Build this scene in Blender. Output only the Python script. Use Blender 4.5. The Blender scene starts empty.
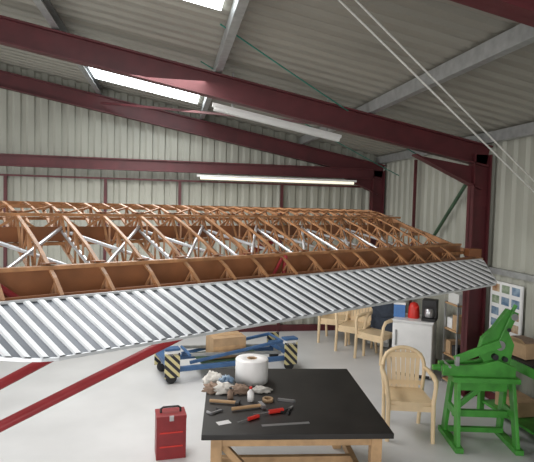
import bpy, math, random
from mathutils import Matrix, Vector, noise
random.seed(7)
SC=bpy.context.scene
COL=bpy.context.collection
SC.view_settings.view_transform='Standard'

# ------------------------------------------------------------------ materials
def mat(name,col,rough=.6,metal=0.,var=.12,scale=6.,bump=0.,emit=0.,stretch=None,col2=None,spec=None):
    m=bpy.data.materials.new(name); m.use_nodes=True
    nt=m.node_tree; b=nt.nodes['Principled BSDF']
    tc=nt.nodes.new('ShaderNodeTexCoord'); mp=nt.nodes.new('ShaderNodeMapping')
    if stretch: mp.inputs['Scale'].default_value=stretch
    nz=nt.nodes.new('ShaderNodeTexNoise'); nz.inputs['Scale'].default_value=scale; nz.inputs['Detail'].default_value=5
    cr=nt.nodes.new('ShaderNodeValToRGB')
    c2=col2 or tuple(min(1,c*(1+var)) for c in col); c1=tuple(c*(1-var) for c in col)
    cr.color_ramp.elements[0].color=(*c1,1); cr.color_ramp.elements[1].color=(*c2,1)
    cr.color_ramp.elements[0].position=.3; cr.color_ramp.elements[1].position=.7
    nt.links.new(tc.outputs['Object'],mp.inputs[0]); nt.links.new(mp.outputs[0],nz.inputs['Vector'])
    nt.links.new(nz.outputs['Fac'],cr.inputs[0]); nt.links.new(cr.outputs[0],b.inputs['Base Color'])
    b.inputs['Roughness'].default_value=rough; b.inputs['Metallic'].default_value=metal
    if bump:
        bp=nt.nodes.new('ShaderNodeBump'); bp.inputs['Strength'].default_value=bump; bp.inputs['Distance'].default_value=.01
        nt.links.new(nz.outputs['Fac'],bp.inputs['Height']); nt.links.new(bp.outputs[0],b.inputs['Normal'])
    if emit:
        b.inputs['Emission Color'].default_value=(*col,1); b.inputs['Emission Strength'].default_value=emit
    return m
def hazard(name):
    m=bpy.data.materials.new(name); m.use_nodes=True
    nt=m.node_tree; b=nt.nodes['Principled BSDF']
    tc=nt.nodes.new('ShaderNodeTexCoord'); sp=nt.nodes.new('ShaderNodeSeparateXYZ')
    nt.links.new(tc.outputs['Object'],sp.inputs[0])
    a=nt.nodes.new('ShaderNodeMath'); a.operation='ADD'; nt.links.new(sp.outputs[0],a.inputs[0]); nt.links.new(sp.outputs[2],a.inputs[1])
    a3=nt.nodes.new('ShaderNodeMath'); a3.operation='ADD'; nt.links.new(a.outputs[0],a3.inputs[0]); nt.links.new(sp.outputs[1],a3.inputs[1])
    mu=nt.nodes.new('ShaderNodeMath'); mu.operation='MULTIPLY'; mu.inputs[1].default_value=9; nt.links.new(a3.outputs[0],mu.inputs[0])
    fr=nt.nodes.new('ShaderNodeMath'); fr.operation='FRACT'; nt.links.new(mu.outputs[0],fr.inputs[0])
    cr=nt.nodes.new('ShaderNodeValToRGB'); cr.color_ramp.interpolation='CONSTANT'
    cr.color_ramp.elements[0].color=(.62,.55,.28,1); cr.color_ramp.elements[1].position=.5; cr.color_ramp.elements[1].color=(.02,.02,.03,1)
    nt.links.new(fr.outputs[0],cr.inputs[0]); nt.links.new(cr.outputs[0],b.inputs['Base Color'])
    return m
M={}
M['clad']=mat('cladding_cream',(.345,.348,.30),.5,0,.08,1.2)
M['roof']=mat('roof_sheet',(.26,.25,.215),.5,.0,.10,1.0)
M['red']=mat('red_oxide_steel',(.08,.012,.016),.5,0,.2,5)
M['galv']=mat('galvanised_steel',(.38,.39,.39),.4,.5,.15,12)
M['floor']=mat('painted_concrete',(.62,.62,.625),.33,0,.08,1.3,bump=.03)
M['sky']=mat('translucent_rooflight',(.9,.97,1.),.4,0,.02,3,emit=6)
M['white']=mat('white_paint',(.8,.8,.8),.4,0,.04,8)
M['lampw']=mat('batten_white',(.62,.63,.62),.4,0,.04,8)
M['lamp']=mat('fluorescent_glow',(1.,.93,.72),.4,0,.01,8,emit=.9)
M['wood']=mat('spruce_rib',(.39,.19,.085),.5,0,.3,14)
M['ply']=mat('varnished_spar_ply',(.24,.095,.04),.35,0,.3,4)
M['wood2']=mat('pale_timber',(.46,.29,.15),.6,0,.2,10)
M['alu']=mat('bare_aluminium',(.70,.72,.75),.35,.6,.08,9)
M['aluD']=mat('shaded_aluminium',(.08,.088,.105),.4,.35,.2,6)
M['strip']=mat('lit_ridge_aluminium',(.78,.79,.81),.45,.15,.06,9)  # corrugation light put into the flap colours: lit ridges here, shaded valleys above
M['strut']=mat('strut_red',(.30,.022,.028),.4,0,.12,8)
M['tblack']=mat('black_tabletop',(.014,.012,.011),.5,0,.5,3,bump=.05)
M['chair']=mat('beige_plastic',(.74,.57,.36),.38,0,.05,9)
M['green']=mat('machine_green',(.065,.30,.045),.4,0,.28,6)
M['dkgreen']=mat('olive_metal',(.03,.07,.035),.5,0,.2,6)
M['blue']=mat('lift_blue',(.05,.12,.26),.45,0,.2,7)
M['haz']=hazard('hazard_stripe')
M['black']=mat('black_rubber',(.02,.02,.022),.6,0,.2,8)
M['boxred']=mat('toolbox_red',(.24,.018,.022),.4,0,.15,8)
M['card']=mat('cardboard',(.42,.28,.16),.8,0,.12,10)
M['rag']=mat('cotton_rag',(.62,.60,.56),.9,0,.15,20,bump=.4)
M['ragb']=mat('brown_cloth',(.28,.2,.15),.9,0,.2,20,bump=.4)
M['dcloth']=mat('dark_jacket',(.03,.04,.06),.9,0,.2,20,bump=.4)
M['steel']=mat('tool_steel',(.5,.5,.52),.3,.8,.1,9)
M['tred']=mat('tool_red_plastic',(.6,.03,.02),.4,0,.1,9)
M['teal']=mat('teal_rope',(.03,.22,.17),.7,0,.1,9)
M['rope']=mat('white_rope',(.75,.75,.72),.7,0,.1,30)
M['pblue']=mat('photo_blue',(.10,.24,.45),.5,0,.5,12,col2=(.35,.45,.55))
M['porange']=mat('photo_ochre',(.50,.20,.07),.5,0,.5,12,col2=(.6,.5,.35))
M['pgreen']=mat('photo_green',(.10,.26,.08),.5,0,.5,12,col2=(.4,.45,.35))
M['tin']=mat('tin_blue',(.06,.18,.45),.45,0,.1,12)
M['outside']=mat('apron_asphalt',(.3,.3,.3),.8,0,.1,2)

# ------------------------------------------------------------------ mesh builder
class MB:
    def __init__(s): s.v=[];s.f=[];s.m=[];s.sm=[];s.mats=[]
    def mi(s,k):
        if k not in s.mats: s.mats.append(k)
        return s.mats.index(k)
    def add(s,vs,fs,k,smooth=False):
        o=len(s.v); s.v+= [Vector(v) for v in vs]; i=s.mi(k)
        for f in fs: s.f.append([o+j for j in f]); s.m.append(i); s.sm.append(smooth)
    def frame8(s,vs,k): s.add(vs,[(0,3,2,1),(4,5,6,7),(0,1,5,4),(1,2,6,5),(2,3,7,6),(3,0,4,7)],k)
    def box(s,c,d,k,rz=0,R=None):
        c=Vector(c); R=R or Matrix.Rotation(rz,3,'Z'); x,y,z=d[0]/2,d[1]/2,d[2]/2
        s.frame8([c+R@Vector(p) for p in [(-x,-y,-z),(x,-y,-z),(x,y,-z),(-x,y,-z),(-x,-y,z),(x,-y,z),(x,y,z),(-x,y,z)]],k)
    def beam(s,p,q,w,h,k,up=(0,0,1)):
        p=Vector(p);q=Vector(q);d=(q-p).normalized();up=Vector(up)
        if abs(d.dot(up))>.98: up=Vector((0,1,0))
        x=d.cross(up).normalized()*w/2; y=x.cross(d).normalized()*h/2
        s.frame8([p-x-y,p+x-y,q+x-y,q-x-y,p-x+y,p+x+y,q+x+y,q-x+y],k)
    def ibeam(s,p,q,w,h,k,up=(0,0,1),t=.02):
        p=Vector(p);q=Vector(q);d=(q-p).normalized();u=Vector(up)
        x=d.cross(u).normalized(); y=x.cross(d).normalized()
        s.beam(p,q,t*.7,h,k,up)
        for sg in (-1,1):
            o=y*sg*(h/2-t/2); s.beam(p+o,q+o,w,t,k,up)
    def tube(s,pts,r,k,n=8,cap=True):
        pts=[Vector(p) for p in pts]; rs=r if isinstance(r,(list,tuple)) else [r]*len(pts)
        vs=[];fs=[];px=None
        for i,p in enumerate(pts):
            d=(pts[min(i+1,len(pts)-1)]-pts[max(i-1,0)]).normalized()
            if px is None:
                u=Vector((0,0,1)) if abs(d.z)<.9 else Vector((0,1,0)); x=d.cross(u).normalized()
            else: x=(px-d*px.dot(d)).normalized()
            px=x; y=d.cross(x)
            for j in range(n):
                a=2*math.pi*j/n; vs.append(p+(x*math.cos(a)+y*math.sin(a))*rs[i])
        for i in range(len(pts)-1):
            for j in range(n):
                fs.append((i*n+j,i*n+(j+1)%n,(i+1)*n+(j+1)%n,(i+1)*n+j))
        s.add(vs,fs,k,True)
        if cap:
            s.add(vs[:n],[tuple(range(n))[::-1]],k); s.add(vs[-n:],[tuple(range(n))],k)
    def lathe(s,prof,c,k,n=20,axis='Z',rz=0):
        c=Vector(c);vs=[];fs=[]
        R={'Z':Matrix.Identity(3),'X':Matrix.Rotation(math.pi/2,3,'Y'),'Y':Matrix.Rotation(-math.pi/2,3,'X')}[axis]
        R=Matrix.Rotation(rz,3,'Z')@R
        for r,z in prof:
            for j in range(n):
                a=2*math.pi*j/n; vs.append(c+R@Vector((r*math.cos(a),r*math.sin(a),z)))
        for i in range(len(prof)-1):
            for j in range(n): fs.append((i*n+j,i*n+(j+1)%n,(i+1)*n+(j+1)%n,(i+1)*n+j))
        s.add(vs,fs,k,True)
        s.add(vs[:n],[tuple(range(n))[::-1]],k); s.add(vs[-n:],[tuple(range(n))],k)
    def prism(s,poly,o,ax,ay,az,t,k):
        o,ax,ay,az=map(Vector,(o,ax,ay,az)); n=len(poly)
        a=[o+ax*x+ay*y-az*t/2 for x,y in poly]; b=[p+az*t for p in a]
        fs=[tuple(range(n))[::-1],tuple(range(n,2*n))]+[(i,(i+1)%n,n+(i+1)%n,n+i) for i in range(n)]
        s.add(a+b,fs,k)
    def blob(s,c,d,k,amp=.35,sc=5.,seed=0,n=14):
        c=Vector(c);vs=[];fs=[]
        for i in range(n+1):
            th=math.pi*i/n
            for j in range(2*n):
                ph=math.pi*j/n
                u=Vector((math.sin(th)*math.cos(ph),math.sin(th)*math.sin(ph),math.cos(th)))
                q=1+amp*noise.noise(u*sc*.5+Vector((seed*3.1,seed,0)))+amp*.5*noise.noise(u*sc*1.3+Vector((seed,0,seed*2)))
                p=Vector((u.x*d[0]/2*q,u.y*d[1]/2*q,max(u.z*q,-.55)*d[2]/2)); vs.append(c+p)
        for i in range(n):
            for j in range(2*n): fs.append((i*2*n+j,(i+1)*2*n+j,(i+1)*2*n+(j+1)%(2*n),i*2*n+(j+1)%(2*n)))
        s.add(vs,fs,k,True)
    def build(s,name,loc=(0,0,0),rz=0,bevel=0,parent=None):
        me=bpy.data.meshes.new(name); me.from_pydata([tuple(v) for v in s.v],[],s.f)
        for k in s.mats: me.materials.append(M[k])
        me.polygons.foreach_set('material_index',s.m); me.polygons.foreach_set('use_smooth',s.sm); me.update()
        ob=bpy.data.objects.new(name,me); COL.objects.link(ob); ob.location=loc; ob.rotation_euler=(0,0,rz)
        if bevel:
            b=ob.modifiers.new('bevel','BEVEL'); b.width=bevel; b.segments=2; b.limit_method='ANGLE'; b.angle_limit=math.radians(50)
        if parent: ob.parent=parent
        return ob

# ------------------------------------------------------------------ building shell
XR=4.0; XRIDGE=-3.4; XL=2*XRIDGE-XR; YB=9.55; YF=-4.5
def rtop(X): # rafter top line
    return 3.93-.19*X if X>=XRIDGE else 3.93-.19*(2*XRIDGE-X)
PUR=.15
def roofz(X): return rtop(X)+PUR
b=MB(); b.box(((XR+XL)/2,(YB+YF)/2,-.1),(XR-XL+.3,YB-YF+.3,.2),'floor'); b.build('floor')
b=MB(); b.box((0,-14,-.12),(60,18.6,.2),'outside'); b.build('ground_apron')
def profile(L,pitch=.2,d=.03):
    pts=[];x=0
    while x<L:
        for dx,h in ((0,0),(.09,0),(.11,d),(.18,d)): 
            if x+dx<=L: pts.append((x+dx,h))
        x+=pitch
    pts.append((L,0)); return pts
# back wall (gable)
b=MB(); vs=[];fs=[]
pr=profile(XR-XL,.22,.03)
for x,h in pr:
    X=XL+x; vs+=[(X,YB+h,0),(X,YB+h,roofz(X)+.035)]
fs=[(2*i,2*i+2,2*i+3,2*i+1) for i in range(len(pr)-1)]
b.add(vs,fs,'clad'); b.build('wall_back')
b=MB(); vs=[]
pr=profile(YB+.05-YF,.22,.03)
for y,h in pr: vs+=[(XR+h,YF+y,0),(XR+h,YF+y,roofz(XR)+.03)]
b.add(vs,[(2*i,2*i+1,2*i+3,2*i+2) for i in range(len(pr)-1)],'clad'); b.build('wall_right')
b=MB(); vs=[]
for y,h in pr: vs+=[(XL-h,YF+y,0),(XL-h,YF+y,roofz(XL)+.03)]
b.add(vs,[(2*i,2*i+2,2*i+3,2*i+1) for i in range(len(pr)-1)],'clad'); b.build('wall_left')
# ceiling
b=MB(); vs=[]
for y,h in pr:
    Y=YF+y; vs+=[(XL-.1,Y,roofz(XL)+h),(XRIDGE,Y,roofz(XRIDGE)+h),(XR+.1,Y,roofz(XR)+h)]
fs=[]
for i in range(len(pr)-1): fs+=[(3*i,3*i+1,3*i+4,3*i+3),(3*i+1,3*i+2,3*i+5,3*i+4)]
b.add(vs,fs,'roof'); b.build('ceiling')
# front wall: sides of wide hangar door (open)
b=MB()
b.box((XR-.6,YF,1.7),(1.2,.06,3.4),'clad'); b.box((XL+.6,YF,1.7),(1.2,.06,3.4),'clad')
b.prism([(XL,3.1),(XR,3.1),(XR,roofz(XR)),(XRIDGE,roofz(XRIDGE)),(XL,roofz(XL))],(0,YF,0),(1,0,0),(0,0,1),(0,1,0),.06,'clad')
b.build('wall_front')
# rooflights
n=0
for x0,x1,y0,y1 in [(-1.24,.38,8.0,8.7),(-1.24,.38,3.75,4.5),(-3.0,-1.34,2.0,2.9),(-1.24,.38,.3,1.1),(-7.5,-5.,4.0,4.9),(-7.5,-5.,8.1,8.9)]:
    n+=1; b=MB()
    b.add([(x0,y0,roofz(x0)-.015),(x1,y0,roofz(x1)-.015),(x1,y1,roofz(x1)-.015),(x0,y1,roofz(x0)-.015)],[(0,1,2,3)],'sky')
    b.build('window_%d'%n)
# portal frames
def portal(Y,name,haunch=True,dp=.27,w=.14):
    b=MB()
    for sg in (1,-1):
        X0=XR-.17 if sg>0 else XL+.17
        zc=rtop(XR)
        b.ibeam((X0,Y,0),(X0,Y,zc-.1),w,.24,'red',up=(1,0,0))
        b.box((X0,Y,.01),(.32,.22,.02),'red')
        b.ibeam((X0+sg*.1,Y,rtop(XR)-dp/2+.01),(XRIDGE,Y,rtop(XRIDGE)-dp/2),w,dp,'red')
        if haunch:
            b.prism([(0,0),(0,-.28),(-sg*.9,.13)],(X0,Y,rtop(XR)-dp),(1,0,0),(0,0,1),(0,1,0),.012,'red')
            b.beam((X0,Y,rtop(XR)-dp-.27),(X0-sg*.9,Y,rtop(XR)-dp+.13),w,.018,'red')
    return b.build(name)
for Y in (9.38,6.03,2.38,-1.0,-4.3): portal(Y,'portal_frame')
# back wall beam, girts, posts
b=MB(); b.ibeam((XL+.1,9.3,3.0),(XR-.3,9.3,3.0),.12,.2,'red'); b.build('gable_tie_beam')
b=MB(); b.beam((XL+.1,9.48,2.76),(XR-.2,9.48,2.76),.08,.03,'red')
for X in (-9.5,-7.5,-5.5,-2.78,-1.15,.13,2.0): b.beam((X,9.48,0),(X,9.48,2.76),.05,.05,'red')
b.beam((XL+.1,9.5,.06),(XR-.2,9.5,.06),.05,.12,'red'); b.build('wall_rails')
# purlins
for X in (3.85,2.31,.46,-1.29,-3.1,-5.0,-6.8,-8.6,-10.2):
    b=MB(); z=rtop(X)+PUR/2
    b.beam((X,YF+.05,z),(X,YB-.03,z),.012,PUR-.02,'galv')
    b.beam((X+.035,YF+.05,z-PUR/2+.015),(X+.035,YB-.03,z-PUR/2+.015),.075,.012,'galv')
    b.beam((X+.035,YF+.05,z+PUR/2-.02),(X+.035,YB-.03,z+PUR/2-.02),.075,.012,'galv')
    b.build('roof_purlin')
b=MB(); b.beam((-1.2,9.25,rtop(-1.2)-.14),(2.35,6.15,rtop(2.35)-.14),.05,.035,'red'); b.build('roof_wind_brace')
b=MB(); b.beam((XR-.03,YF+.1,1.62),(XR-.03,YB-.1,1.62),.05,.07,'galv'); b.build('wall_girt')
b=MB(); b.beam((XR-.03,YF+.1,.05),(XR-.03,YB-.05,.05),.03,.1,'red'); b.build('baseboard_right')
b=MB(); b.beam((XR-.08,8.0,0),(XR-.08,8.0,rtop(XR)),.04,.04,'red'); b.build('wall_post')
b=MB(); b.tube([(XR-.1,6.20,2.95),(XR-.1,7.6,1.66)],.025,'dkgreen'); b.build('wall_brace')
# light fixtures
b=MB(); YT=6.36
def tz(x): return rtop(x)-.29
b.beam((.46,YT,tz(.46)),(2.08,YT,tz(2.08)),.10,.04,'lampw'); b.beam((.48,YT,tz(.48)-.04),(2.06,YT,tz(2.06)-.04),.08,.045,'lampw')
for x in (.7,1.9): b.beam((x,YT,tz(x)),(x,YT,roofz(x)),.02,.02,'galv')
b.build('ceiling_batten_light')
b=MB(); b.beam((.42,9.25,2.85),(3.35,9.25,2.85),.1,.035,'white')
b.tube([(.48,9.22,2.81),(3.3,9.22,2.81)],.022,'lamp')
for x in (.8,3.1): b.beam((x,9.25,2.85),(x,9.25,2.9),.02,.02,'galv')
b.build('wall_batten_light')
# ropes
def rope(name,p,q,r,k,sag=.0):
    p=Vector(p);q=Vector(q);pts=[]
    for i in range(13):
        t=i/12; c=p.lerp(q,t); c.z-=sag*4*t*(1-t); pts.append(c)
    b=MB(); b.tube(pts,r,k,6); b.build(name)
rope('hanging_rope',(.84,3.40,roofz(.84)),(3.97,5.0,2.46),.008,'rope')
rope('hanging_rope',(.94,3.33,roofz(.94)),(3.97,5.05,2.60),.008,'rope')
rope('bracing_cable',(.40,4.78,roofz(.44)-.02),(3.95,7.45,3.05),.007,'teal',.03)
rope('bracing_cable',(.30,6.2,roofz(.3)-.01),(3.95,8.7,2.95),.007,'teal',.03)

# ------------------------------------------------------------------ the wing
O=Vector((-.45,2.258,1.70)); U=Vector((.860,.510,0)); V=Vector((-.510,.860,0)); SL=.385
def W(a,s,h=0): 
    return O+U*a+V*s+Vector((0,0,SL*s+h))
sec=[(.45,.0,-.09),(.55,.035,-.12),(.8,.075,-.13),(1.0,.085,-.125),(1.2,.085,-.11),(1.4,.065,-.08),(1.55,.035,-.05),(1.64,-.01,-.02)]
def hs(s):
    for i in range(len(sec)-1):
        if sec[i][0]<=s<=sec[i+1][0]:
            t=(s-sec[i][0])/(sec[i+1][0]-sec[i][0]); return tuple(sec[i][j]*(1-t)+sec[i+1][j]*t for j in (1,2))
    return sec[0][1:] if s<sec[0][0] else sec[-1][1:]
b=MB()
SR,SF=.64,1.24
A0,A1=-1.2,4.05
for s,th in ((SR,.03),(SF,.035)):
    t,bt=hs(s); end=4.4 if s==SR else 4.15
    if s==SR:
        b.beam(W(A0,s,(t+bt)/2),W(end,s,(t+bt)/2),th,(t-bt)*.95,'ply')
    else:
        b.beam(W(A0,s,(t+bt)/2-.03),W(end,s,(t+bt)/2-.03),th,(t-bt)*.5,'ply')
    b.beam(W(A0,s,t),W(end,s,t),th+.02,.02,'wood'); b.beam(W(A0,s,bt),W(end,s,bt),th+.02,.02,'wood')
b.beam(W(A0,1.64,-.015),W(3.95,1.64,-.015),.03,.045,'wood')
b.beam(W(A0,1.42,.06),W(4.0,1.42,.06),.02,.02,'wood')
b.beam(W(A0,1.52,-.06),W(4.0,1.52,-.06),.02,.02,'wood')
b.beam(W(A0,.92,-.13),W(4.1,.92,-.13),.018,.02,'wood')
b.beam(W(A0,.47,-.01),W(4.4,.47,-.01),.02,.025,'ply')
b.beam(W(A0,.47,-.09),W(4.4,.47,-.09),.02,.025,'ply')
na=19; dA=(4.0-A0)/na
ribs=[A0+dA*i for i in range(na+1)]
for a in ribs:
    P=sec
    for i in range(len(P)-1):
        b.beam(W(a,P[i][0],P[i][1]),W(a,P[i+1][0],P[i+1][1]),.020,.013,'wood')
        b.beam(W(a,P[i][0],P[i][2]),W(a,P[i+1][0],P[i+1][2]),.020,.013,'wood')
    nodes=[.45,.54,.64,.76,.88,1.0,1.12,1.24,1.34,1.45,1.6]
    for i in range(len(nodes)-1):
        t0,b0=hs(nodes[i]); t1,b1=hs(nodes[i+1])
        if i%2==0: b.beam(W(a,nodes[i],b0),W(a,nodes[i+1],t1),.014,.010,'wood')
        else: b.beam(W(a,nodes[i],t0),W(a,nodes[i+1],b1),.014,.010,'wood')
        b.beam(W(a,nodes[i],b0),W(a,nodes[i],t0),.012,.010,'wood')
for i in range(na):
    a=ribs[i]+dA/2
    for k in range(4,len(sec)-1):
        b.beam(W(a,sec[k][0],sec[k][1]),W(a,sec[k+1][0],sec[k+1][1]),.014,.012,'wood')
        b.beam(W(a,sec[k][0],sec[k][2]),W(a,sec[k+1][0],sec[k+1][2]),.014,.012,'wood')
i=0
while i+2<=na:
    a0,a1=ribs[i],ribs[i+2]
    b.tube([W(a0,SR,.0),W(a1,SF,.0)],.012,'alu',6); b.tube([W(a1,SR,-.02),W(a0,SF,-.02)],.012,'alu',6)
    b.tube([W(a0,SR+.02,-.02),W(a0,SF-.02,-.02)],.013,'alu',8)
    i+=2
for i in range(na):
    b.beam(W(ribs[i],SF,.085),W(ribs[i+1],1.42,.065),.012,.012,'wood')
    b.beam(W(ribs[i],SF,.07),W(ribs[i]+dA*.5,SF,-.02),.012,.014,'wood'); b.beam(W(ribs[i]+dA*.5,SF,-.02),W(ribs[i+1],SF,.07),.012,.014,'wood')
    if i%2==0: b.beam(W(ribs[i],SR,.05),W(ribs[i]+dA*.5,.88,-.10),.012,.03,'wood')
tip=[(3.95,1.64),(4.12,1.5),(4.27,1.3),(4.38,1.05),(4.45,.8),(4.49,.6),(4.47,.42)]
for i in range(len(tip)-1):
    b.beam(W(*tip[i],-.02),W(*tip[i+1],-.02),.03,.05,'wood')
for (a,s) in tip[1:-1]: b.beam(W(4.0,s,-.02),W(a,s,-.02),.015,.03,'wood')
b.box(W(4.42,.5,.03),(.14,.10,.08),'ply')
for i in range(0,na+1):
    for s in (SR,SF):
        t,bt=hs(s); b.box(W(ribs[i],s+.02,t+.012),(.07,.05,.006),'ply',rz=math.radians(30))
b.tube([W(-.30,.58,-.12),W(-.16,.60,.05)],.016,'strut'); b.tube([W(.08,.56,-.13),W(-.16,.60,.05)],.016,'strut'); b.tube([W(-.32,.56,-.12),W(.10,.54,-.13)],.013,'strut')
b.tube([W(1.8,.58,-.13),W(1.84,.60,.06)],.016,'strut'); b.tube([W(1.66,.58,-.13),W(1.8,.60,.04)],.012,'strut')
wing=b.build('wing_frame')
b=MB()
def te(a):
    if a<0: return .45*min(1,(-a/.75))**1.6
    if a>3.95: return .4*(a-3.95)/.5
    return 0
def he(a): return .43-.02*a/4
SH=.09
def pt(a,f,h):
    aa=a+SH*f if a<4.2 else a+SH*f*max(0,(4.44-a)/.24)
    s=he(a)*(1-f)+te(aa)*f; return W(aa,s,h)
a=-.82; acc=[]
while a<4.42:
    pitch=.066+.017*max(a,0); acc.append((a,pitch)); a+=pitch
for a,p in acc:
    m0=a+p*.52; a1=min(a+p,4.44)
    if m0>4.44: m0=4.44
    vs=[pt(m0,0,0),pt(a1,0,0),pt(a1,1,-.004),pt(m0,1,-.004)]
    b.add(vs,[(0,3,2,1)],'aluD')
    r=.010
    vs=[pt(a,0,0),pt(a+p*.1,0,r),pt(m0-p*.1,0,r),pt(m0,0,0),pt(a,1,-.004),pt(a+p*.1,1,r-.006),pt(m0-p*.1,1,r-.006),pt(m0,1,-.004)]
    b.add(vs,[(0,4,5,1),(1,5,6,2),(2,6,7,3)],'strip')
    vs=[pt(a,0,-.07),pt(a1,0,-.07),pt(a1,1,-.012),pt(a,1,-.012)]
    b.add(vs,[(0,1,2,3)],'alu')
    b.add([pt(a,0,-.07),pt(a1,0,-.07),pt(a1,0,0),pt(a,0,0)],[(0,3,2,1)],'alu')
    b.beam(pt(a,1,-.008),pt(a1,1,-.008),.012,.014,'alu')
    b.beam(pt(a,0,0.004),pt(a1,0,0.004),.02,.012,'alu')
b.build('wing_flap',parent=wing)
# lift struts
b=MB()
for q,p in ((W(2.3,SF,-.12),Vector((-1.75,2.9,.90))),(W(2.0,SR,-.13),Vector((-1.55,2.75,.85)))):
    d=(q-p).normalized(); p2=p-d*.5
    sd=d.cross(Vector((0,0,1))).normalized(); up=sd.cross(d)
    vs=[];n=14
    for c in (p2,q):
        for j in range(n):
            an=2*math.pi*j/n; vs.append(c+sd*math.cos(an)*.036+up*math.sin(an)*.030)
    b.add(vs,[(j,(j+1)%n,n+(j+1)%n,n+j) for j in range(n)],'strut',True)
b.build('lift_struts',parent=wing)
# trestle carrying the wing root
b=MB(); c=W(-1.0,.85,-.15); zt=c.z-.02
b.box((0,0,zt-.04),(.12,.9,.08),'wood2')
for sy in (-.38,.38):
    for sx in (-.3,.3): b.beam((0,sy,zt-.06),(sx,sy,0),.07,.05,'wood2')
    b.beam((-.18,sy,.65),(.18,sy,.65),.05,.04,'wood2')
b.build('wing_trestle',loc=(c.x,c.y,0),rz=math.radians(30.7))

# ------------------------------------------------------------------ table
TR=math.radians(-6)
b=MB(); b.box((0,0,.73),(1.37,1.48,.04),'tblack')
for sx in (-1,1):
    for sy in (-1,1): b.box((sx*.58,sy*.64,.355),(.08,.08,.71),'wood2')
    b.box((sx*.58,0,.66),(.05,1.25,.1),'wood2'); b.box((sx*.58,0,.2),(.05,1.25,.07),'wood2')
for sy in (-1,1): b.box((0,sy*.64,.67),(1.12,.05,.08),'wood2')
b.beam((-.56,-.6,.64),(-.1,-.6,.15),.05,.05,'wood2',up=(0,1,0)); b.box((0,0,.2),(1.12,.05,.07),'wood2')
b.build('workbench_table',loc=(.985,4.22,0),rz=TR,bevel=.004)
TZ=.75
b=MB()
b.lathe([(.03,0),(.145,0),(.15,.008),(.15,.205),(.145,.213),(.04,.213),(.035,.19)],(0,0,0),'white',32)
b.lathe([(.04,.205),(.045,.216),(.035,.216),(.03,.205)],(0,0,0),'card',20)
b.build('paper_towel_roll',loc=(.74,4.62,TZ))
b=MB()
for i,(x,y,w,d,h,k) in enumerate([(.40,4.60,.18,.18,.11,'rag'),(.46,4.38,.18,.15,.09,'rag'),(.60,4.34,.16,.12,.08,'ragb'),(.36,4.40,.13,.13,.08,'ragb'),(.78,4.34,.15,.11,.06,'rag'),(.50,4.50,.12,.12,.12,'pblue')]):
    b.blob((x,y,TZ+h*.275),(w,d,h),k,.7,6,i+1)
b.build('rag_pile')
def lie(name,x,y,rz,parts):
    b=MB()
    for f in parts: f(b)
    b.build(name,loc=(x,y,TZ),rz=rz)
def bottle(name,x,y,h,r,k,kc):
    b=MB(); b.lathe([(r*.9,0),(r,.01),(r,h*.62),(r*.4,h*.78),(r*.4,h*.86)],(0,0,0),k,16); b.lathe([(r*.45,h*.86),(r*.45,h)],(0,0,0),kc,12); b.build(name,loc=(x,y,TZ))
bottle('glue_bottle',.66,4.14,.12,.028,'white','tred')
bottle('glue_bottle',.50,4.20,.10,.025,'ragb','black')
lie('screwdriver',.78,3.86,.25,[lambda b:b.tube([(-.02,0,.018),(.1,0,.018)],.017,'tred',10),lambda b:b.tube([(-.15,0,.018),(-.02,0,.018)],.005,'steel',8)])
lie('screwdriver',.60,3.76,.5,[lambda b:b.tube([(-.02,0,.015),(.08,0,.015)],.014,'tred',10),lambda b:b.tube([(-.12,0,.015),(-.02,0,.015)],.004,'steel',8)])
lie('hammer',.62,3.97,.2,[lambda b:b.tube([(-.14,0,.02),(.10,0,.02)],.013,'wood2',10),lambda b:b.box((.11,0,.02),(.03,.1,.03),'steel')])
lie('hammer',.44,4.10,-.3,[lambda b:b.tube([(-.12,0,.02),(.10,0,.02)],.013,'wood2',10),lambda b:b.box((.11,0,.02),(.03,.1,.03),'black')])
lie('steel_ruler',.85,3.66,.03,[lambda b:b.box((0,0,.002),(.36,.03,.003),'steel')])
lie('pliers',.94,3.92,.9,[lambda b:b.tube([(-.1,-.03,.012),(-.04,-.012,.012),(.0,0,.012)],.009,'black',8),lambda b:b.tube([(-.1,.03,.012),(-.04,.012,.012),(0,0,.012)],.009,'black',8),lambda b:b.prism([(-.01,-.012),(.05,-.005),(.05,.005),(-.01,.012)],(0,0,.012),(1,0,0),(0,1,0),(0,0,1),.012,'steel')])
lie('utility_knife',.95,4.1,-.4,[lambda b:b.prism([(-.07,-.01),(.06,-.012),(.08,.0),(.06,.01),(-.07,.012)],(0,0,.01),(1,0,0),(0,1,0),(0,0,1),.018,'steel')])
lie('masking_tape_roll',.80,4.12,0,[lambda b:b.lathe([(.03,0),(.045,0),(.045,.025),(.03,.025),(.03,0)],(0,0,0),'card',20)])
lie('paper_scrap',.40,3.74,.3,[lambda b:b.box((0,0,.002),(.10,.06,.002),'white')])
lie('small_clamp',.36,3.92,.6,[lambda b:b.beam((-.05,0,.012),(.05,0,.012),.012,.016,'steel'),lambda b:b.beam((-.05,0,.012),(-.05,.05,.012),.012,.016,'steel'),lambda b:b.tube([(.05,-.02,.012),(.05,.06,.012)],.006,'black')])

# red toolbox
b=MB(); b.box((0,0,.19),(.27,.2,.38),'boxred'); b.box((0,0,.39),(.275,.205,.03),'boxred')
for z in (.12,.25): b.box((0,-.103,z),(.21,.006,.015),'tred'); 
b.tube([(-.09,0,.40),(-.09,0,.44),(-.07,0,.455),(.07,0,.455),(.09,0,.44),(.09,0,.40)],.01,'black')
b.box((0,-.106,.385),(.04,.012,.05),'steel')
b.build('tool_case',loc=(.02,4.85,0),rz=.1,bevel=.006)

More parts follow.
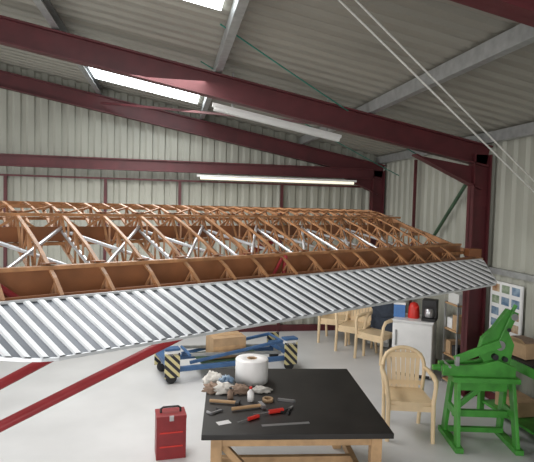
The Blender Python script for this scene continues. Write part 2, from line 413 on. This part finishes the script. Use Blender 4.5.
# ------------------------------------------------------------------ scissor lift trolley
b=MB()
L=1.98
for y in (-.26,.26): b.box((0,y,.18),(L-.3,.06,.06),'blue')
for sx in (-1,1):
    X=sx*(L/2-.13)
    b.box((X,0,.27),(.18,.60,.06),'blue'); b.box((X,-.31,.25),(.2,.02,.32),'haz'); b.box((X,.31,.25),(.2,.02,.32),'haz')
    b.box((X,-.26,.41),(.16,.12,.07),'white'); b.box((X,-.26,.46),(.2,.14,.03),'blue')
    for y in (-.29,.29): 
        b.lathe([(.02,-.025),(.07,-.025),(.075,-.01),(.075,.01),(.07,.025),(.02,.025)],(X,y*.9,.075),'black',18,'Y')
        b.box((X,y*.9,.17),(.05,.08,.1),'steel')
b.box((.0,0,.225),(.9,.5,.02),'dkgreen')
for y in (-.22,.22):
    b.beam((-.6,y,.24),(.75,y,.42),.04,.04,'blue'); b.beam((-.6,y*.9,.34),(.75,y*.9,.25),.04,.04,'galv')
b.tube([(.75,-.24,.42),(.75,.24,.42)],.02,'blue'); b.tube([(-.6,-.22,.34),(-.6,.22,.34)],.02,'blue')
b.build('lift_trolley',loc=(.80,7.26,0),rz=.24,bevel=.004)
b=MB()
b.box((0,0,.14),(.48,.34,.28),'card'); b.box((0,-.172,.14),(.48,.005,.05),'wood2'); b.box((0,0,.283),(.48,.05,.004),'wood2')
b.build('cardboard_box',loc=(.78,7.25,.237),rz=.24,bevel=.003)

# ------------------------------------------------------------------ garden chairs
def chair(loc,rz,cover=None,sc=1):
    b=MB(); k='chair'
    hoop=[]
    for i in range(17):
        t=math.pi*i/16; x=-.235*math.cos(t); z=.62+.26*math.sin(t)**.6; y=.22+.10*(z-.42)
        hoop.append((x,y-.03*abs(math.cos(t)),z))
    hoop=[(-.20,.25,0),(-.215,.20,.42)]+hoop+[(.215,.20,.42),(.20,.25,0)]
    b.tube(hoop,.022,k,10)
    for i in range(7):
        x=-.17+.0567*i; zt=.62+.26*(1-(x/.235)**2)**.3-.01
        b.beam((x*.88,.205,.43),(x,.22+.1*(zt-.42),zt),.046,.010,k,up=(0,1,0))
    b.beam((-.21,.240,.80),(.21,.240,.80),.014,.06,k); b.beam((-.2,.212,.49),(.2,.212,.49),.014,.05,k)
    poly=[(-.235,-.2),(-.21,-.25),(-.1,-.27),(.1,-.27),(.21,-.25),(.235,-.2),(.21,.2),(.15,.23),(-.15,.23),(-.21,.2)]
    b.prism(poly,(0,0,.42),(1,0,0),(0,1,0),(0,0,1),.025,k)
    b.prism([(x*.98,y*.98) for x,y in poly],(0,0,.385),(1,0,0),(0,1,0),(0,0,1),.05,k)
    for sx in (-1,1):
        b.tube([(sx*.24,-.27,0),(sx*.235,-.25,.42),(sx*.255,-.25,.58),(sx*.265,-.21,.645),(sx*.27,-.08,.66),(sx*.26,.1,.665),(sx*.235,.235,.67)],[.022,.026,.022,.026,.030,.026,.019],k,10)
    b.beam((-.235,-.25,.36),(.235,-.25,.36),.02,.06,k)
    if cover:
        b.blob((0,.2,.75),(.5,.16,.5),cover,.4,5,3)
        b.prism([(-.25,-.3),(.25,-.28),(.22,.2),(-.22,.2)],(0,.17,.68),(1,0,0),(0,.1,1),(0,1,-.1),.05,cover)
    b.v=[v*sc for v in b.v]
    return b.build('garden_armchair',loc=loc,rz=rz)
chair((2.47,5.05,0),-.25,sc=.95)
chair((2.88,8.75,0),-.5); chair((3.04,8.15,0),-.7); chair((3.22,7.62,0),-1.0,'dcloth')

# ------------------------------------------------------------------ fridge and items
b=MB(); b.box((0,0,.40),(.55,.5,.76),'white'); b.box((-.0,-.27,.41),(.54,.04,.70),'white'); b.box((0,-.26,.04),(.5,.02,.06),'black')
b.box((-.22,-.30,.55),(.02,.025,.22),'galv'); b.box((0,0,.79),(.57,.56,.02),'white')
b.build('small_fridge',loc=(3.48,6.92,0),rz=-.6,bevel=.008)
b=MB(); b.box((0,0,.14),(.2,.22,.28),'black'); b.box((0,-.1,.25),(.19,.1,.08),'black'); b.lathe([(.05,.0),(.06,.02),(.06,.1),(.045,.12)],(0,-.12,.05),'steel',16); b.box((0,-.12,.02),(.19,.14,.04),'black')
b.build('coffee_machine',loc=(3.64,6.80,.80),rz=-.6,bevel=.004)
b=MB(); b.lathe([(.08,0),(.085,.02),(.075,.16),(.05,.21),(.015,.225)],(0,0,0),'tred',18); b.tube([(.07,0,.18),(.13,0,.16),(.13,0,.07),(.08,0,.03)],.01,'black'); b.tube([(-.06,0,.14),(-.12,0,.19)],[.02,.01],'tred')
b.build('kettle',loc=(3.45,6.92,.80),rz=1.6)
b=MB(); b.box((0,0,.09),(.16,.12,.18),'tin'); b.box((0,0,.195),(.17,.13,.03),'white'); b.build('coffee_tin_box',loc=(3.28,7.02,.80),rz=-.5,bevel=.004)
b=MB(); b.box((0,0,.45),(.4,.36,.86),'galv'); b.box((0,-.185,.6),(.36,.01,.3),'white'); b.box((0,-.185,.25),(.36,.01,.3),'white'); b.box((0,0,.89),(.42,.38,.02),'wood2')
for z in (.6,.25): b.box((.0,-.20,z+.1),(.1,.015,.015),'black')
b.build('side_cabinet',loc=(3.64,8.4,0),rz=-.9)
b=MB(); b.lathe([(.04,0),(.04,.16),(.015,.2),(.015,.24)],(-.1,0,0),'tin',12); b.lathe([(.05,0),(.05,.12)],(.02,0,0),'tred',14); b.lathe([(.035,0),(.035,.1),(.035,.11)],(.13,.02,0),'white',14)
b.build('bottle_group',loc=(3.64,8.4,.90))
# shelf near column
b=MB()
for z in (.05,.4,.75,1.1): b.box((0,0,z),(.24,.34,.02),'wood2')
for sx in (-1,1):
    for sy in (-1,1): b.box((sx*.11,sy*.16,.57),(.02,.02,1.14),'galv')
b.box((0,-.08,.86),(.18,.16,.2),'card'); b.box((0,.09,.83),(.16,.12,.14),'white'); b.box((0,0,1.18),(.18,.26,.14),'lampw'); b.box((0,-.08,.48),(.18,.14,.14),'black'); b.box((0,.09,.5),(.18,.12,.18),'card')
b.build('storage_shelf',loc=(3.82,6.35,0))
# notice board
b=MB(); b.box((0,0,0),(.02,.60,.74),'white')
for i in range(3):
    for j in range(5):
        if (i,j)==(1,2): continue
        b.box((-.012,-.19+.19*i,.29-.145*j),(.006,.14,.095),['pblue','porange','pgreen','pblue','porange'][(i*2+j*3)%5])
b.build('photo_display_board',loc=(XR-.02,5.60,1.13))

# ------------------------------------------------------------------ green lever shear
b=MB(); g='green'
b.box((0,0,.68),(.66,.30,.05),g)
for sx in (-1,1):
    b.beam((sx*.27,-.08,.67),(sx*.29,-.20,.04),.035,.10,g,up=(0,1,0)); b.beam((sx*.27,.08,.67),(sx*.29,.20,.04),.035,.10,g,up=(0,1,0))
    b.box((sx*.29,0,.025),(.08,.56,.05),g); b.box((sx*.282,0,.34),(.03,.22,.08),g)
b.box((0,0,.30),(.56,.05,.07),g); b.box((0,-.02,.60),(.5,.03,.12),g)
b.beam((-.27,0,.33),(.1,0,.66),.04,.05,g); 
b.box((0,.1,.09),(.56,.05,.05),g)
b.prism([(-.42,.0),(.30,.0),(.30,.10),(.12,.17),(-.05,.12),(-.42,.10)],(0,-.07,.705),(1,0,0),(0,0,1),(0,1,0),.05,g)
b.prism([(-.42,.0),(.30,.0),(.30,.10),(.12,.17),(-.05,.12),(-.42,.10)],(0,.07,.705),(1,0,0),(0,0,1),(0,1,0),.05,g)
b.box((-.15,0,.74),(.5,.12,.05),'galv')
b.prism([(.02,.1),(.26,.1),(.30,.30),(.24,.42),(.33,.62),(.22,.66),(.08,.46),(-.02,.36),(-.06,.2)],(0,0,.72),(1,0,0),(0,0,1),(0,1,0),.07,g)
for (x,z,r) in ((.14,1.02,.05),(.27,1.31,.035),(.10,.90,.03),(.20,.88,.025),(.22,1.18,.02)):
    b.tube([(x,-.08,z),(x,.08,z)],r,'steel' if r>.03 else 'black',14)
b.beam((.14,-.07,1.04),(-.30,-.07,.86),.03,.08,g); b.beam((-.28,-.07,.9),(-.28,-.07,.80),.04,.05,'steel')
b.beam((.28,.06,1.36),(.14,.06,1.02),.03,.06,g); b.beam((.28,-.06,1.36),(.14,-.06,1.02),.03,.06,g)
b.tube([(.27,0,1.34),(.31,0,1.42)],.02,g)
b.tube([(-.42,0,.76),(-.50,0,.76)],.03,g)
b.tube([(-.36,-.12,.80),(-.36,.12,.80)],.012,'steel')
b.build('lever_shear_machine',loc=(3.12,4.72,0),rz=-.2,bevel=.004)

# bench along right wall
b=MB(); b.box((0,0,.80),(.42,1.2,.05),'black'); b.box((-.215,0,.76),(.02,1.2,.10),'green')
for sx in (-1,1):
    for sy in (-1,1): b.box((sx*.18,sy*.56,.39),(.06,.06,.78),'green')
b.box((0,0,.15),(.36,1.1,.03),'green'); b.box((0.02,.2,.25),(.26,.4,.16),'card')
b.build('wall_workbench',loc=(3.76,4.85,0),bevel=.004)
b=MB(); b.box((0,0,.09),(.26,.34,.16),'card'); b.prism([(-.13,0),(-.2,.06),(-.2,.07),(-.13,.01)],(0,0,.16),(1,0,0),(0,0,1),(0,1,0),.34,'card'); b.box((0,0,.14),(.22,.3,.08),'ragb')
b.build('open_cardboard_box',loc=(3.72,4.90,.825),rz=.1)
b=MB(); b.box((0,0,.3),(.24,.3,.6),'dkgreen'); b.box((0,0,.62),(.26,.32,.04),'dkgreen'); b.box((0,-.155,.3),(.16,.01,.3),'black'); b.tube([(-.08,0,.64),(-.08,0,.69),(.08,0,.69),(.08,0,.64)],.01,'black')
b.build('compressor_case',loc=(3.47,4.02,0),rz=.1,bevel=.005)

# ------------------------------------------------------------------ lights
w=bpy.data.worlds.new('overcast_world'); SC.world=w; w.use_nodes=True
w.node_tree.nodes['Background'].inputs[0].default_value=(.95,.96,1.0,1); w.node_tree.nodes['Background'].inputs[1].default_value=1.2
def area(name,loc,rot,sx,sy,e,col=(1,1,1)):
    l=bpy.data.lights.new(name,'AREA'); l.shape='RECTANGLE'; l.size=sx; l.size_y=sy; l.energy=e; l.color=col
    o=bpy.data.objects.new(name,l); COL.objects.link(o); o.location=loc; o.rotation_euler=rot
area('door_daylight',(-3.4,YF+.1,1.7),(math.radians(90),0,0),11,2.8,400,(1,.98,.94))
area('rooflight_glow',(-.4,6.2,3.75),(0,0,0),1.5,4.,150,(1,.98,.95))
area('left_fill',(XL+.3,4.5,1.6),(0,math.radians(-90),0),3,6,270,(1,.98,.96))  # added fill lamp just inside the closed left wall, no door there

cd=bpy.data.cameras.new('camera'); cam=bpy.data.objects.new('camera',cd); COL.objects.link(cam)
Rm=Matrix.Rotation(math.radians(-10.4),4,'Z')@Matrix.Rotation(math.radians(90-2.75),4,'X')@Matrix.Rotation(math.radians(1.5),4,'Z')
cam.matrix_world=Matrix.Translation((0,0,2.35))@Rm
cd.sensor_width=36; cd.lens=36*520/534
SC.camera=cam
